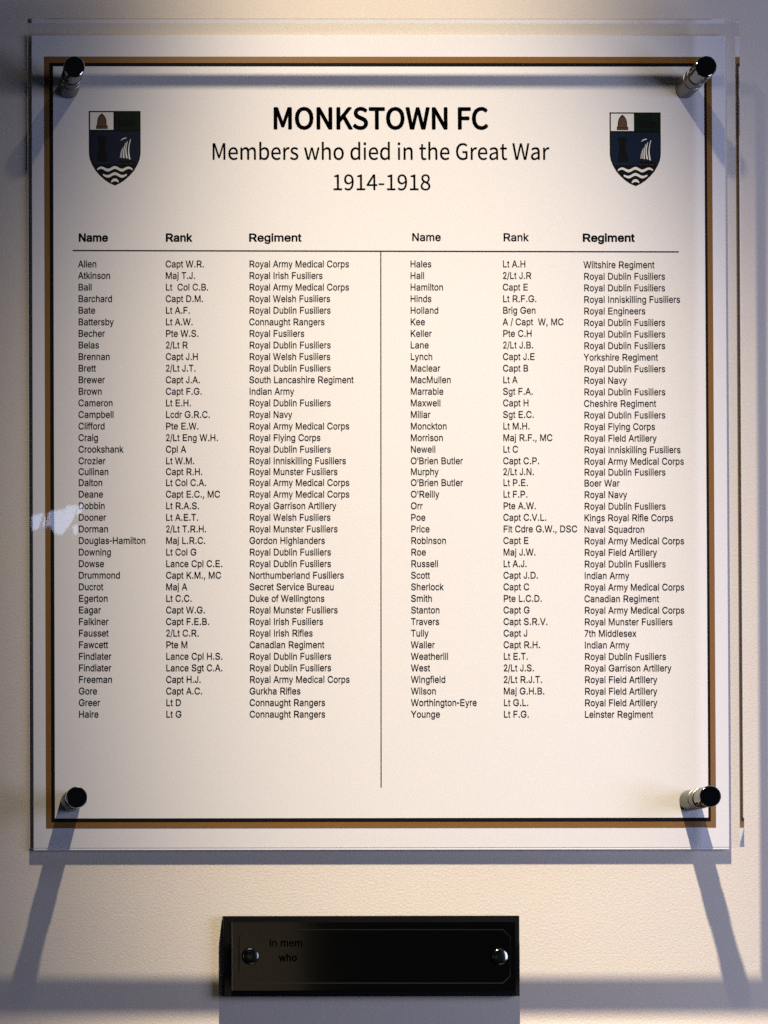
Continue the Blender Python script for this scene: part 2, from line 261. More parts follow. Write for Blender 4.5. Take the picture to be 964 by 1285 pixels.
# ---------------------------------------------------------------- lettering
GL = json.loads("""{"B":{"a":[394,[162,-9,128,-5,95,5,69,22,49,45,35,73,30,108,34,138,44,161,59,179,79,193,101,203,127,211,154,216,180,220,212,224,237,227,255,230,269,235,277,243,280,255,280,257,277,279,271,297,259,311,243,322,223,329,199,331,173,329,151,322,134,313,120,301,108,288,101,274,42,291,58,322,80,346,105,364,135,375,165,382,197,384,218,383,242,379,266,372,290,360,310,343,326,320,337,290,341,251,341,0,281,0,281,52,276,52,267,38,255,25,239,12,218,1,193,-6],[172,45,205,49,231,59,251,74,266,93,276,115,280,138,280,190,274,186,262,182,249,179,234,176,219,173,203,171,188,169,177,168,156,164,136,159,119,150,104,139,96,124,93,105,95,87,103,72,116,61,132,52,151,47]],"b":[394,[213,-8,184,-5,160,4,142,17,128,31,118,46,110,59,104,59,104,0,49,0,49,509,106,509,106,319,110,319,118,331,127,346,141,360,159,373,183,381,213,384,255,378,291,361,321,332,344,293,358,245,363,189,358,133,344,84,322,45,291,16,255,-2],[205,47,235,51,259,66,280,88,294,117,302,151,305,189,302,227,294,261,280,290,260,311,235,325,205,330,175,325,150,312,130,291,116,263,108,229,105,189,108,150,116,115,130,86,151,65,175,51]],"c":[354,[185,-8,142,-2,105,16,73,46,50,85,36,133,30,187,36,243,50,291,73,330,105,360,142,378,185,384,209,383,233,377,254,368,273,356,290,341,304,322,316,301,324,277,271,262,267,276,260,289,252,301,242,311,230,319,217,325,202,329,185,330,155,325,130,310,111,287,97,258,89,224,86,187,89,151,97,117,111,89,130,66,155,51,185,46,202,48,218,52,231,58,243,66,252,76,261,89,268,102,272,117,325,102,317,78,305,56,291,37,274,21,255,9,234,-1,210,-6]],"d":[394,[181,-8,140,-2,103,16,73,45,51,84,36,133,32,189,36,245,51,293,73,332,104,361,140,378,182,384,212,381,235,373,253,360,267,346,277,331,284,319,289,319,289,509,346,509,346,0,291,0,291,59,285,59,277,46,267,31,253,17,234,4,211,-5],[191,47,219,51,244,65,264,86,278,115,287,150,290,189,287,229,279,263,264,291,244,312,220,325,191,330,160,325,135,311,115,290,100,261,92,227,89,189,92,151,101,117,115,88,135,66,160,51]],"e":[394,[207,-8,157,-2,114,16,80,46,55,85,39,132,33,187,38,242,54,290,79,329,112,359,153,378,200,384,230,382,260,374,287,361,311,341,333,315,348,282,359,242,362,194,362,169,73,169,73,221,330,221,302,202,300,237,291,269,276,294,257,314,231,326,200,330,169,326,142,313,122,294,106,270,97,241,94,211,94,178,98,139,107,106,125,80,147,61,175,50,207,46,228,48,248,53,264,61,278,73,290,88,299,105,356,91,344,63,327,39,303,19,276,4,243,-5]],"f":[197,[187,379,187,327,-8,327,-8,379],[58,0,58,432,61,461,71,486,86,505,106,519,128,527,151,530,169,529,182,527,193,524,201,521,187,468,182,470,176,472,168,473,158,474,137,470,122,460,114,443,112,419,112,0]],"g":[394,[192,-151,156,-148,124,-140,97,-127,76,-110,59,-91,47,-69,94,-41,102,-53,113,-66,126,-78,143,-88,165,-95,192,-97,231,-92,262,-75,282,-47,288,-6,288,68,284,68,276,56,266,41,252,28,234,16,211,8,181,5,141,10,105,27,74,53,51,90,36,136,32,191,36,246,51,293,74,332,104,361,141,378,182,384,211,382,235,373,253,360,267,346,277,331,286,319,290,319,290,379,345,379,345,-9,340,-54,325,-90,300,-117,270,-136,233,-147],[190,59,220,63,245,75,264,95,278,121,287,154,289,193,287,231,278,264,264,291,245,312,220,325,190,330,160,325,134,312,115,290,101,262,92,229,89,193,92,155,101,123,115,96,134,76,160,63]],"h":[394,[110,227,110,0,51,0,51,509,110,509,110,287,98,287,119,332,146,362,180,379,218,384,254,380,284,369,309,349,328,321,339,285,343,240,343,0,285,0,285,235,279,275,262,304,236,323,202,329,177,326,155,317,136,303,121,283,112,257]],"i":[157,[48,0,48,379,109,379,109,0],[79,443,62,446,49,455,39,468,36,483,39,499,49,512,62,521,79,524,95,521,109,512,118,499,121,483,118,468,109,455,95,446]],"j":[157,[50,379,107,379,107,-30,105,-63,96,-90,81,-113,61,-129,35,-139,4,-143,-9,-143,-9,-87,2,-87,24,-83,38,-72,47,-54,50,-29],[78,443,63,446,50,455,41,468,39,483,41,499,50,512,63,521,78,524,94,521,107,512,116,499,119,483,116,468,107,455,94,446]],"k":[354,[102,137,102,212,113,212,264,379,335,379,171,199,165,199],[49,0,49,509,106,509,106,0],[274,0,138,186,178,229,346,0]],"l":[157,[48,0,48,509,108,509,108,0]],"m":[591,[51,0,51,379,108,379,108,295,105,295,114,323,128,346,146,363,167,376,189,384,212,386,249,380,278,361,299,331,311,295,302,295,312,321,326,343,346,361,369,375,394,383,423,386,453,383,481,372,505,354,524,328,535,296,539,255,539,0,480,0,480,254,474,289,458,313,433,326,406,330,382,328,362,320,347,307,334,290,327,270,324,247,324,0,265,0,265,260,260,288,245,311,222,326,193,330,172,328,153,320,136,307,122,289,113,266,110,238,110,0]],"n":[394,[110,227,110,0,51,0,51,379,108,379,108,287,98,287,119,332,146,362,180,379,218,384,254,380,284,369,309,349,328,321,339,285,343,240,343,0,285,0,285,235,279,275,262,304,236,323,202,329,177,326,155,317,136,303,121,283,112,257]],"o":[394,[197,-8,151,-2,111,16,78,46,53,85,38,133,32,187,38,243,53,291,78,330,111,360,151,378,197,384,243,378,284,360,316,330,341,291,357,243,362,187,357,133,341,85,316,46,284,16,243,-2],[197,46,230,51,256,66,277,89,292,117,300,151,303,187,300,224,292,258,277,287,256,310,230,325,197,330,164,325,138,310,118,287,103,258,94,224,91,187,94,151,103,117,118,89,138,66,164,51]],"p":[394,[49,-143,49,379,104,379,104,319,110,319,117,331,127,346,141,360,159,373,183,381,213,384,255,378,291,361,321,332,344,293,358,245,363,189,358,133,344,84,322,45,291,16,255,-2,213,-8,184,-5,161,4,142,17,128,31,118,46,110,59,106,59,106,-143],[205,47,235,51,259,66,280,88,294,117,302,151,305,189,302,227,294,261,280,290,260,311,235,325,205,330,175,325,150,312,130,291,116,263,108,229,105,189,108,150,116,115,130,86,151,65,175,51]],"q":[394,[346,-143,289,-143,289,59,284,59,277,46,267,31,253,17,234,4,211,-5,181,-8,140,-2,103,16,73,45,51,84,36,133,32,189,36,245,51,293,73,332,104,361,140,378,182,384,212,381,235,373,253,360,267,346,277,331,285,319,291,319,291,379,346,379],[191,47,219,51,244,65,264,86,278,115,287,150,290,189,287,229,279,263,264,291,244,312,220,325,191,330,160,325,135,311,115,290,100,261,92,227,89,189,92,151,101,117,115,88,135,66,160,51]],"r":[236,[48,0,48,379,102,379,102,321,105,321,118,347,139,367,165,380,194,385,201,385,209,384,216,384,221,384,221,322,218,323,210,324,200,325,189,326,166,323,145,315,128,301,115,284,107,262,104,237,104,0]],"s":[354,[177,-8,141,-5,109,3,82,18,60,38,44,63,35,94,91,107,102,79,120,60,146,49,176,45,211,50,237,62,254,81,260,103,257,121,247,136,230,147,206,155,145,170,101,186,70,208,51,237,46,274,50,305,63,332,84,354,112,370,145,381,182,384,217,381,247,372,271,358,290,339,305,316,315,290,260,277,251,298,236,316,213,328,182,333,151,329,127,317,111,299,106,277,109,258,120,243,140,232,167,223,222,209,267,194,297,171,316,142,321,107,317,75,303,47,282,24,252,6,217,-5]],"t":[197,[178,379,178,327,4,327,4,379],[56,471,110,471,110,98,111,76,118,61,131,53,148,50,154,50,161,51,169,52,176,54,186,2,177,-1,168,-3,157,-4,146,-4,109,2,80,21,62,52,56,93]],"u":[394,[175,-5,140,-1,111,11,86,31,66,59,55,95,51,139,51,379,110,379,110,144,114,105,132,75,158,56,192,50,217,53,239,62,258,77,272,97,282,122,285,153,285,379,343,379,343,0,286,0,286,92,295,92,275,47,247,17,213,0]],"v":[354,[149,0,15,379,77,379,150,155,161,121,170,87,179,53,188,21,168,21,177,53,185,87,194,121,204,155,278,379,338,379,206,0]],"w":[512,[125,0,21,379,79,379,120,214,129,177,139,137,149,91,158,41,149,41,158,90,168,135,177,176,186,214,227,379,285,379,327,214,335,176,345,136,354,91,363,41,353,41,363,90,373,135,382,176,392,214,433,379,492,379,387,0,332,0,288,172,282,198,275,225,268,252,263,280,256,309,250,338,263,338,256,309,250,280,244,252,237,225,230,198,224,172,180,0]],"x":[354,[20,0,160,218,160,171,27,379,94,379,137,306,153,279,167,253,181,229,194,206,164,206,178,229,189,253,202,279,218,306,264,379,329,379,195,169,195,214,335,0,268,0,216,85,200,112,187,136,175,159,162,182,192,182,179,159,166,136,154,112,138,85,85,0]],"y":[354,[43,-139,56,-86,65,-87,80,-90,95,-89,108,-84,118,-74,128,-58,138,-36,149,-1,15,379,77,379,150,155,161,121,170,87,179,53,188,21,168,21,176,53,184,87,193,121,204,155,278,379,338,379,186,-58,174,-85,161,-107,145,-124,127,-136,107,-143,83,-145,70,-145,59,-143,49,-141]],"z":[354,[39,0,39,46,237,320,237,323,45,323,45,379,311,379,311,331,118,60,118,56,316,56,316,0]],"A":[473,[16,0,198,509,272,509,456,0,389,0,283,302,272,334,260,372,246,420,229,478,241,478,225,419,210,371,198,333,188,302,84,0],[108,142,108,199,364,199,364,142]],"B":[473,[62,0,62,509,250,509,300,504,341,491,372,469,395,442,409,410,413,374,410,344,401,320,387,301,369,286,348,275,327,267,327,262,352,257,376,245,399,227,417,203,429,173,433,136,428,100,415,67,391,39,357,18,312,4,256,0],[130,57,254,57,307,63,342,80,362,105,368,137,365,161,355,184,339,203,317,218,289,228,257,231,130,231],[130,285,247,285,275,288,299,296,319,309,335,326,345,348,348,372,342,403,325,429,293,446,249,452,130,452]],"C":[512,[268,-7,206,1,151,25,104,63,70,115,48,179,40,254,48,329,70,393,104,445,151,484,206,508,268,516,306,513,341,504,374,490,403,471,429,447,450,418,465,385,475,348,409,348,402,373,390,395,376,413,358,428,338,440,316,449,293,454,268,456,224,450,185,432,151,403,125,364,109,314,103,254,109,194,125,145,152,105,185,76,224,59,268,53,293,55,316,60,338,69,358,81,376,96,390,114,402,136,409,160,475,160,465,124,450,91,430,62,403,38,374,19,342,5,306,-4]],"D":[512,[223,0,98,0,98,57,219,57,277,63,324,81,361,110,386,149,402,198,407,255,402,312,386,361,361,399,326,428,280,446,225,452,95,452,95,509,229,509,300,501,360,478,407,441,441,391,464,329,471,255,464,181,441,119,406,68,358,31,297,8],[127,509,127,0,61,0,61,509]],"E":[473,[69,0,69,509,418,509,418,452,142,452,142,286,399,286,399,229,142,229,142,57,422,57,422,0]],"F":[433,[63,0,63,509,390,509,390,452,132,452,132,278,366,278,366,221,132,221,132,0]],"G":[552,[285,-7,217,1,158,25,110,64,73,116,50,179,42,254,50,329,73,393,109,445,158,484,215,508,281,516,322,513,361,504,397,489,427,469,455,445,476,416,493,384,503,349,433,349,423,372,410,393,396,411,378,427,357,439,334,448,309,454,281,456,235,450,194,432,159,404,133,364,116,314,109,254,116,194,133,145,160,105,195,76,238,59,285,53,328,57,366,71,397,93,420,123,435,160,440,202,460,199,300,199,300,256,507,256,507,200,500,141,478,91,444,50,400,19,346,0]],"H":[512,[59,0,59,509,124,509,124,289,388,289,388,509,452,509,452,0,388,0,388,232,124,232,124,0]],"I":[197,[69,0,69,509,130,509,130,0]],"J":[354,[166,-7,111,3,67,33,39,81,30,145,30,173,88,173,88,145,93,104,109,74,133,56,166,50,197,56,222,74,238,104,243,145,243,509,301,509,301,145,292,81,263,33,220,3]],"K":[473,[105,145,105,216,124,239,141,261,159,282,176,303,195,324,215,344,369,509,454,509,234,276,231,276],[61,0,61,509,127,509,127,334,126,225,127,193,127,0],[377,0,190,259,231,309,455,0]],"L":[394,[60,0,60,509,125,509,125,57,362,57,362,0]],"M":[591,[56,0,56,509,143,509,260,187,265,174,270,159,276,141,281,123,287,103,292,84,298,65,303,49,289,49,293,65,299,83,305,102,310,121,316,140,322,158,327,174,331,187,448,509,534,509,534,0,474,0,474,291,474,308,474,327,475,347,475,369,476,391,476,413,477,435,477,457,482,457,475,433,468,409,461,386,453,363,446,341,439,322,433,305,429,291,322,0,269,0,160,291,155,304,150,321,143,340,136,361,129,384,121,408,114,432,105,457,112,457,112,437,113,416,113,394,114,372,114,350,115,328,115,309,115,291,115,0]],"N":[512,[59,0,59,509,133,509,336,183,344,169,355,151,367,130,380,107,392,82,405,55,396,54,393,81,392,108,391,134,390,157,390,178,390,195,390,509,453,509,453,0,379,0,198,290,186,310,173,331,160,354,145,381,127,413,106,452,116,454,118,417,119,384,120,354,121,328,122,307,122,291,122,0]],"O":[552,[276,-7,212,1,155,25,109,63,72,115,50,179,41,254,50,329,72,393,109,445,155,484,212,508,276,516,340,508,397,484,444,445,480,393,503,329,510,254,503,179,480,115,444,63,397,25,340,1],[276,53,321,59,361,76,396,105,422,144,440,194,445,254,440,314,422,365,396,404,361,433,321,450,276,456,231,450,190,433,156,404,129,364,113,314,107,254,113,194,129,144,156,105,190,76,231,59]],"P":[473,[64,0,64,509,250,509,307,503,353,487,389,462,414,430,429,391,435,348,429,304,414,265,389,233,353,207,307,191,250,186,116,186,116,242,248,242,286,246,316,256,338,272,354,294,363,319,366,348,363,376,354,402,338,423,316,439,285,449,247,452,133,452,133,0]],"Q":[552,[254,159,324,159,382,85,397,65,484,-48,415,-48,358,27,343,46],[276,-7,212,1,155,25,109,63,72,115,50,179,41,254,50,329,72,393,109,445,155,484,212,508,276,516,340,508,397,484,444,445,480,393,503,329,510,254,503,179,480,115,444,63,397,25,340,1],[276,53,321,59,361,76,396,105,422,144,440,194,445,254,440,314,422,365,396,404,361,433,321,450,276,456,231,450,190,433,156,404,129,364,113,314,107,254,113,194,129,144,156,105,190,76,231,59]],"R":[512,[72,0,72,509,269,509,329,504,377,489,416,465,441,433,458,395,463,352,458,309,441,271,416,240,377,217,328,203,269,198,112,198,112,255,267,255,306,258,338,267,362,281,379,300,388,324,391,352,388,380,379,405,362,425,338,440,306,449,265,452,144,452,144,0],[400,0,262,229,344,229,484,0]],"S":[473,[237,-9,182,-4,135,9,96,31,68,60,49,96,40,137,110,137,116,110,130,88,150,71,176,59,205,52,237,49,272,52,303,60,329,74,348,92,361,114,366,139,362,161,351,179,334,193,313,205,288,214,259,222,195,239,135,260,91,289,63,326,55,372,61,413,79,448,108,476,146,498,190,511,240,516,291,511,334,498,371,476,399,449,417,415,424,378,356,378,345,412,319,437,282,453,238,459,205,456,177,448,153,435,136,418,125,398,122,376,126,352,139,334,157,319,179,308,202,300,224,293,279,279,304,272,330,264,355,252,380,238,401,220,418,198,428,171,432,139,426,99,408,64,381,34,342,11,294,-4]],"T":[433,[31,452,31,509,402,509,402,452,248,452,248,0,186,0,186,452]],"U":[512,[256,-8,201,-2,152,15,113,43,84,80,65,124,59,173,59,509,123,509,123,178,127,144,140,113,158,87,185,68,218,56,256,52,295,56,328,68,353,87,373,113,385,144,389,178,389,509,452,509,452,173,446,124,429,80,399,43,359,15,312,-2]],"V":[473,[201,0,16,509,83,509,189,206,200,176,212,137,227,89,244,31,231,31,248,90,263,138,275,176,286,206,389,509,456,509,274,0]],"W":[669,[151,0,16,509,80,509,159,196,166,171,171,145,177,120,182,94,187,67,192,40,184,40,189,67,195,94,200,120,206,145,213,171,219,196,299,509,371,509,451,196,457,171,462,145,468,120,474,94,480,67,485,40,476,40,481,67,487,94,492,120,498,145,504,171,510,196,588,509,654,509,517,0,444,0,359,323,350,356,342,391,336,431,328,475,341,475,334,433,327,395,319,359,310,323,224,0]],"X":[473,[18,0,216,284,216,236,29,509,104,509,178,400,192,379,204,361,213,345,222,329,232,312,242,292,231,292,242,311,251,329,260,345,271,361,283,379,297,400,373,509,445,509,258,239,258,287,455,0,381,0,291,129,278,149,267,165,258,180,249,195,240,212,229,231,243,231,234,213,224,196,215,181,205,166,195,149,182,129,91,0]],"Y":[473,[203,0,203,208,16,509,91,509,192,344,208,318,222,292,236,264,250,230,224,230,237,265,251,293,265,318,281,344,382,509,456,509,268,208,268,0]],"Z":[433,[42,0,42,46,270,385,286,408,303,431,319,453,337,476,344,454,313,453,282,452,251,452,221,452,40,452,40,509,393,509,393,462,167,129,150,105,133,81,115,57,96,33,89,54,120,56,150,57,181,57,212,57,395,57,395,0]],"0":[394,[198,-7,151,1,112,24,81,62,58,113,44,178,40,254,44,330,58,395,81,447,112,484,151,508,198,516,243,508,282,484,313,447,336,395,350,330,354,254,350,178,336,113,314,62,282,24,243,1],[198,50,227,56,253,74,273,103,288,144,297,194,300,254,297,314,288,365,273,405,253,435,227,453,198,460,167,453,141,435,121,405,106,365,97,314,94,254,97,194,106,144,121,103,141,74,167,56]],"1":[394,[241,509,241,0,184,0,184,448,182,448,73,358,73,427,172,509]],"2":[394,[54,0,54,47,204,229,227,257,246,282,261,305,271,327,278,348,279,371,277,397,269,419,256,436,238,449,218,457,195,460,170,457,149,447,132,433,120,413,112,390,110,362,56,362,60,405,73,442,95,473,124,496,158,511,196,516,234,511,267,497,294,474,315,445,329,411,333,372,330,345,324,318,312,290,293,259,267,223,233,180,132,60,132,57,340,57,340,0]],"3":[394,[190,-7,150,-3,115,10,84,30,59,57,44,91,36,132,94,132,99,107,109,87,124,71,143,59,166,52,190,50,216,53,240,61,259,74,275,93,284,116,287,145,285,172,276,196,261,217,240,234,211,244,175,248,136,248,136,299,251,448,251,452,59,452,59,509,325,509,325,461,183,278,183,289,230,288,269,276,300,253,324,222,338,186,344,145,338,103,323,66,300,36,270,12,232,-2]],"4":[394,[33,105,33,158,215,509,271,509,94,166,94,163,361,163,361,105],[246,0,246,121,246,146,246,318,300,318,300,0]],"5":[394,[192,-7,154,-2,121,11,93,32,71,60,56,93,51,130,105,130,110,108,119,89,133,73,150,60,170,52,192,50,218,53,241,64,260,82,274,104,283,131,286,162,283,193,274,221,259,244,240,262,216,273,190,277,167,275,145,268,125,258,110,246,57,253,82,509,320,509,320,452,131,452,116,301,117,301,134,315,154,325,176,331,199,334,229,330,256,321,280,306,301,285,318,260,331,231,339,199,342,163,337,117,322,76,300,41,270,15,234,-1]],"6":[394,[197,-7,158,-1,123,15,94,40,72,74,58,115,54,162,58,199,68,239,88,285,118,340,220,509,281,509,131,261,125,261,133,275,143,288,155,299,170,307,186,312,205,314,242,309,276,295,302,271,323,240,336,201,340,157,336,112,322,73,300,39,271,14,236,-2],[197,48,221,52,243,63,261,79,274,101,283,128,286,157,283,187,274,213,261,235,243,251,221,262,197,265,172,262,151,252,132,235,119,214,110,188,108,158,110,128,119,102,132,79,151,63,172,52]],"7":[394,[83,0,282,448,282,452,52,452,52,509,342,509,342,449,143,0]],"8":[394,[197,-7,154,-2,117,11,87,33,63,62,48,96,44,135,46,166,55,195,69,220,87,241,108,256,132,265,132,267,102,282,80,308,65,342,59,380,64,417,77,450,98,477,126,498,160,511,197,516,234,511,267,498,294,477,315,450,330,417,334,380,329,342,314,308,291,282,262,267,262,265,286,256,307,241,325,220,338,195,347,166,351,135,345,96,330,62,308,33,277,11,240,-2],[197,49,225,52,249,60,268,74,282,91,291,113,294,139,291,165,281,189,266,208,247,223,223,232,197,235,170,232,146,223,127,208,112,189,102,165,99,139,102,113,111,91,125,74,145,60,169,52],[197,290,220,292,239,300,256,313,268,330,276,351,278,376,276,399,269,420,256,437,240,449,220,457,197,460,174,457,154,449,138,437,125,420,117,399,115,376,117,351,125,330,138,313,154,300,175,292]],"9":[394,[197,516,236,510,271,494,300,468,322,434,336,393,340,347,337,309,326,270,306,224,275,168,174,0,112,0,263,248,268,248,261,234,250,221,238,210,224,202,207,196,190,195,152,199,118,214,91,237,71,269,58,307,54,352,58,397,73,436,95,469,124,494,158,510],[197,460,173,457,151,446,133,429,119,407,111,381,108,352,111,322,119,295,133,274,151,257,173,247,197,243,221,247,243,257,261,273,274,295,283,321,286,350,283,381,274,407,261,429,243,446,221,457]]," ":[197],".":[197,[100,-4,83,-1,68,9,58,24,55,41,58,59,68,73,83,83,100,87,118,83,133,73,143,59,146,41,143,24,133,9,118,-1]],",":[197,[43,-119,73,71,142,71,89,-119]],"/":[197,[196,533,51,-76,1,-76,146,533]],"-":[236,[215,244,215,188,19,188,19,244]],"'":[135,[43,318,35,509,101,509,93,318]]},"T":{"M":[284,[35,0,64,0,64,142,64,160,63,180,62,200,60,218,62,218,82,159,131,26,153,26,201,159,222,218,223,218,222,200,220,180,219,160,219,142,219,0,249,0,249,257,210,257,161,119,157,106,152,93,148,79,143,66,142,66,137,79,133,93,128,106,123,119,74,257,35,257]],"O":[260,[130,-5,174,5,209,31,231,74,239,129,231,185,209,226,174,252,130,261,86,252,51,226,28,185,20,129,28,74,51,31,86,5],[130,24,98,31,74,52,59,86,54,129,59,172,74,205,98,226,130,233,161,226,185,205,201,172,206,129,201,86,185,52,161,31]],"N":[253,[35,0,66,0,66,135,65,155,64,175,63,195,62,215,63,215,91,162,185,0,218,0,218,257,187,257,187,123,187,103,188,82,190,62,192,42,190,42,162,95,68,257,35,257]],"K":[226,[35,0,68,0,68,81,112,134,189,0,225,0,132,159,213,257,176,257,68,128,68,128,68,257,35,257]],"S":[209,[106,-5,143,1,170,17,188,40,194,68,190,93,178,112,162,126,141,137,104,153,89,159,75,168,65,180,62,196,65,211,75,223,90,230,110,233,127,231,142,226,156,219,168,209,185,230,170,242,152,252,132,259,110,261,77,256,52,242,35,221,29,193,34,169,46,150,63,137,81,127,118,111,135,103,148,94,157,82,161,65,157,48,146,35,130,27,107,24,87,26,68,33,51,43,36,56,17,33,35,18,56,6,80,-2]],"T":[210,[89,0,121,0,121,229,199,229,199,257,11,257,11,229,89,229]],"W":[307,[63,0,102,0,140,155,143,170,147,184,150,199,153,213,154,213,158,199,161,184,164,170,167,155,206,0,245,0,298,257,267,257,239,117,236,96,232,75,229,55,225,34,223,34,219,55,214,76,210,96,205,117,169,257,140,257,104,117,100,96,95,75,90,55,86,34,85,34,81,55,77,75,73,96,69,117,42,257,9,257]]," ":[78],"F":[193,[35,0,68,0,68,115,166,115,166,143,68,143,68,229,183,229,183,257,35,257]],"C":[223,[132,-5,155,-2,176,5,195,17,211,32,193,53,180,41,166,32,151,26,133,24,100,31,75,52,59,85,54,129,59,172,76,205,101,226,134,233,150,231,164,226,176,219,187,209,204,230,192,242,175,252,156,259,134,261,89,252,53,226,29,184,20,128,29,72,52,31,88,4]],"e":[194,[109,-5,127,-3,144,1,158,7,172,15,160,36,149,30,138,25,126,22,113,21,88,26,68,39,55,60,50,88,178,88,178,91,179,96,179,101,179,106,174,143,160,171,136,189,103,195,72,188,44,168,25,137,18,95,25,53,45,22,74,2],[49,110,56,135,68,154,85,166,104,169,124,166,139,154,148,136,151,110]],"m":[324,[32,0,64,0,64,138,77,151,89,160,101,165,112,167,128,164,139,155,145,139,147,116,147,0,179,0,179,138,192,151,204,160,216,165,227,167,243,164,254,155,260,139,263,116,263,0,294,0,294,120,291,152,280,176,262,190,237,195,220,192,204,185,189,173,174,159,167,174,156,185,141,192,121,195,105,193,90,186,75,175,62,162,62,162,58,190,32,190]],"b":[216,[116,-5,147,2,173,22,192,55,199,98,194,138,179,169,155,188,123,195,107,193,92,187,77,179,63,168,64,202,64,279,32,279,32,0,58,0,61,20,62,20,75,9,89,2,102,-3],[111,22,100,23,89,27,77,33,64,42,64,142,78,153,90,161,103,166,115,168,138,163,154,149,163,127,165,98,161,66,150,42,132,28]],"r":[136,[32,0,64,0,64,122,75,143,87,156,100,164,112,166,117,166,122,166,126,165,131,163,137,191,132,193,127,194,122,195,116,195,101,192,86,184,73,172,62,155,62,155,58,190,32,190]],"s":[164,[82,-5,112,0,133,12,146,30,151,52,146,75,132,90,114,101,93,110,78,116,65,122,56,131,52,143,54,153,61,162,72,168,88,170,100,169,111,165,121,160,131,153,146,173,134,182,120,189,104,193,87,195,59,191,39,179,26,162,22,141,27,120,39,105,57,94,77,86,93,80,107,72,117,63,120,50,118,38,111,29,99,23,83,20,67,22,53,27,39,34,27,43,11,22,26,11,43,3,62,-3]],"w":[281,[62,0,99,0,126,102,130,116,133,129,136,143,139,157,141,157,144,143,147,129,151,116,154,103,181,0,220,0,272,190,241,190,213,80,210,67,207,53,205,40,202,27,200,27,197,40,193,53,190,67,187,80,157,190,126,190,96,80,93,67,89,53,86,40,83,27,82,27,79,40,76,53,73,67,70,80,42,190,9,190]],"h":[213,[32,0,64,0,64,138,78,151,90,160,103,165,116,167,133,164,144,155,150,139,152,116,152,0,184,0,184,120,181,152,170,176,152,190,126,195,108,193,91,186,77,176,63,163,64,202,64,279,32,279]],"o":[212,[106,-5,139,2,167,22,187,53,194,95,187,137,167,169,139,188,106,195,73,188,45,169,25,137,18,95,25,53,45,22,73,2],[106,22,84,27,66,42,55,65,51,95,55,125,66,148,84,163,106,168,129,163,146,148,157,125,161,95,157,65,146,42,129,27]],"d":[217,[97,-5,114,-2,129,3,143,12,155,22,156,22,159,0,185,0,185,279,153,279,153,206,154,173,142,182,130,189,116,194,101,195,70,188,43,168,25,137,19,95,24,53,40,21,65,2],[104,22,82,27,65,42,55,65,51,95,56,125,68,148,85,163,106,168,118,167,130,163,141,157,153,148,153,48,141,37,129,29,117,24]],"i":[96,[32,0,64,0,64,190,32,190],[48,229,57,231,64,235,68,242,70,251,68,259,64,266,57,270,48,271,40,270,33,266,29,259,27,251,29,242,33,235,40,231]],"n":[214,[32,0,64,0,64,138,78,151,90,160,103,165,116,167,133,164,144,155,150,139,152,116,152,0,184,0,184,120,181,152,170,176,152,190,126,195,108,193,91,186,76,175,62,162,62,162,58,190,32,190]],"t":[132,[92,-5,101,-4,110,-2,119,0,127,2,121,27,116,25,110,23,105,22,99,21,85,24,76,31,71,42,70,58,70,164,121,164,121,190,70,190,70,244,43,244,40,190,9,188,9,164,38,164,38,59,41,33,50,13,66,0]],"G":[241,[136,-5,161,-2,182,4,201,13,215,25,215,133,131,133,131,106,186,106,186,39,177,33,165,28,153,25,139,24,103,31,76,52,59,85,54,129,60,172,77,205,104,226,139,233,157,231,171,226,184,218,194,209,212,230,199,241,183,251,162,258,138,261,91,252,54,226,29,184,20,128,29,72,53,31,90,4]],"a":[197,[76,-5,93,-2,109,3,125,12,139,23,140,23,143,0,169,0,169,117,165,149,154,174,133,189,103,195,81,193,61,187,43,179,29,170,41,148,53,156,67,162,82,167,98,168,117,164,129,154,136,138,137,120,85,111,49,97,28,77,21,49,25,26,36,10,54,-1],[85,21,72,23,61,28,54,38,51,51,56,68,70,82,97,92,137,99,137,46,124,35,111,28,98,23]],"1":[194,[31,0,172,0,172,27,120,27,120,257,96,257,85,251,72,246,58,242,42,238,42,218,88,218,88,27,31,27]],"9":[194,[82,-5,117,3,147,28,168,73,175,139,169,193,151,231,123,254,89,261,61,255,37,238,21,212,15,178,20,143,35,118,57,102,86,97,102,100,118,106,132,116,145,129,139,78,125,45,105,28,81,22,69,23,57,27,47,33,38,42,20,22,32,11,46,3,63,-3],[145,155,132,140,118,129,105,123,91,121,71,125,57,137,48,155,46,178,49,202,58,220,72,232,89,236,111,231,128,216,139,190]],"4":[194,[119,0,149,0,149,71,183,71,183,96,149,96,149,257,114,257,7,92,7,71,119,71],[119,96,40,96,99,184,104,193,109,203,115,212,119,222,121,222,120,211,120,198,119,186,119,175]],"-":[121,[16,86,106,86,106,110,16,110]],"8":[194,[98,-5,131,1,156,15,172,36,178,62,175,85,165,104,151,118,135,129,135,131,147,142,158,156,166,174,169,193,164,220,150,242,128,256,99,261,71,256,49,243,34,222,28,195,31,177,39,161,50,147,63,136,63,135,46,123,31,107,20,88,16,64,22,36,39,15,65,1],[116,139,94,149,75,160,62,175,57,195,60,212,69,225,82,234,98,237,117,233,130,224,139,209,142,191,140,177,135,164,127,151],[98,19,77,23,60,33,49,48,44,67,47,84,54,100,66,113,80,125,106,114,127,101,142,85,148,63,144,45,134,31,119,22]]}}""")
CAPH = {'B': 509.0, 'T': 257.0}
def area2(l):
    return sum(l[i - 1][0] * l[i][1] - l[i][0] * l[i - 1][1] for i in range(len(l))) / 2
def winding(x, y, loops):
    w = 0
    for l in loops:
        for i in range(len(l)):
            (x1, y1), (x2, y2) = l[i - 1], l[i]
            if (y1 > y) != (y2 > y) and x < (x2 - x1) * (y - y1) / (y2 - y1) + x1: w += 1 if y2 > y1 else -1
    return w
_cache = {}
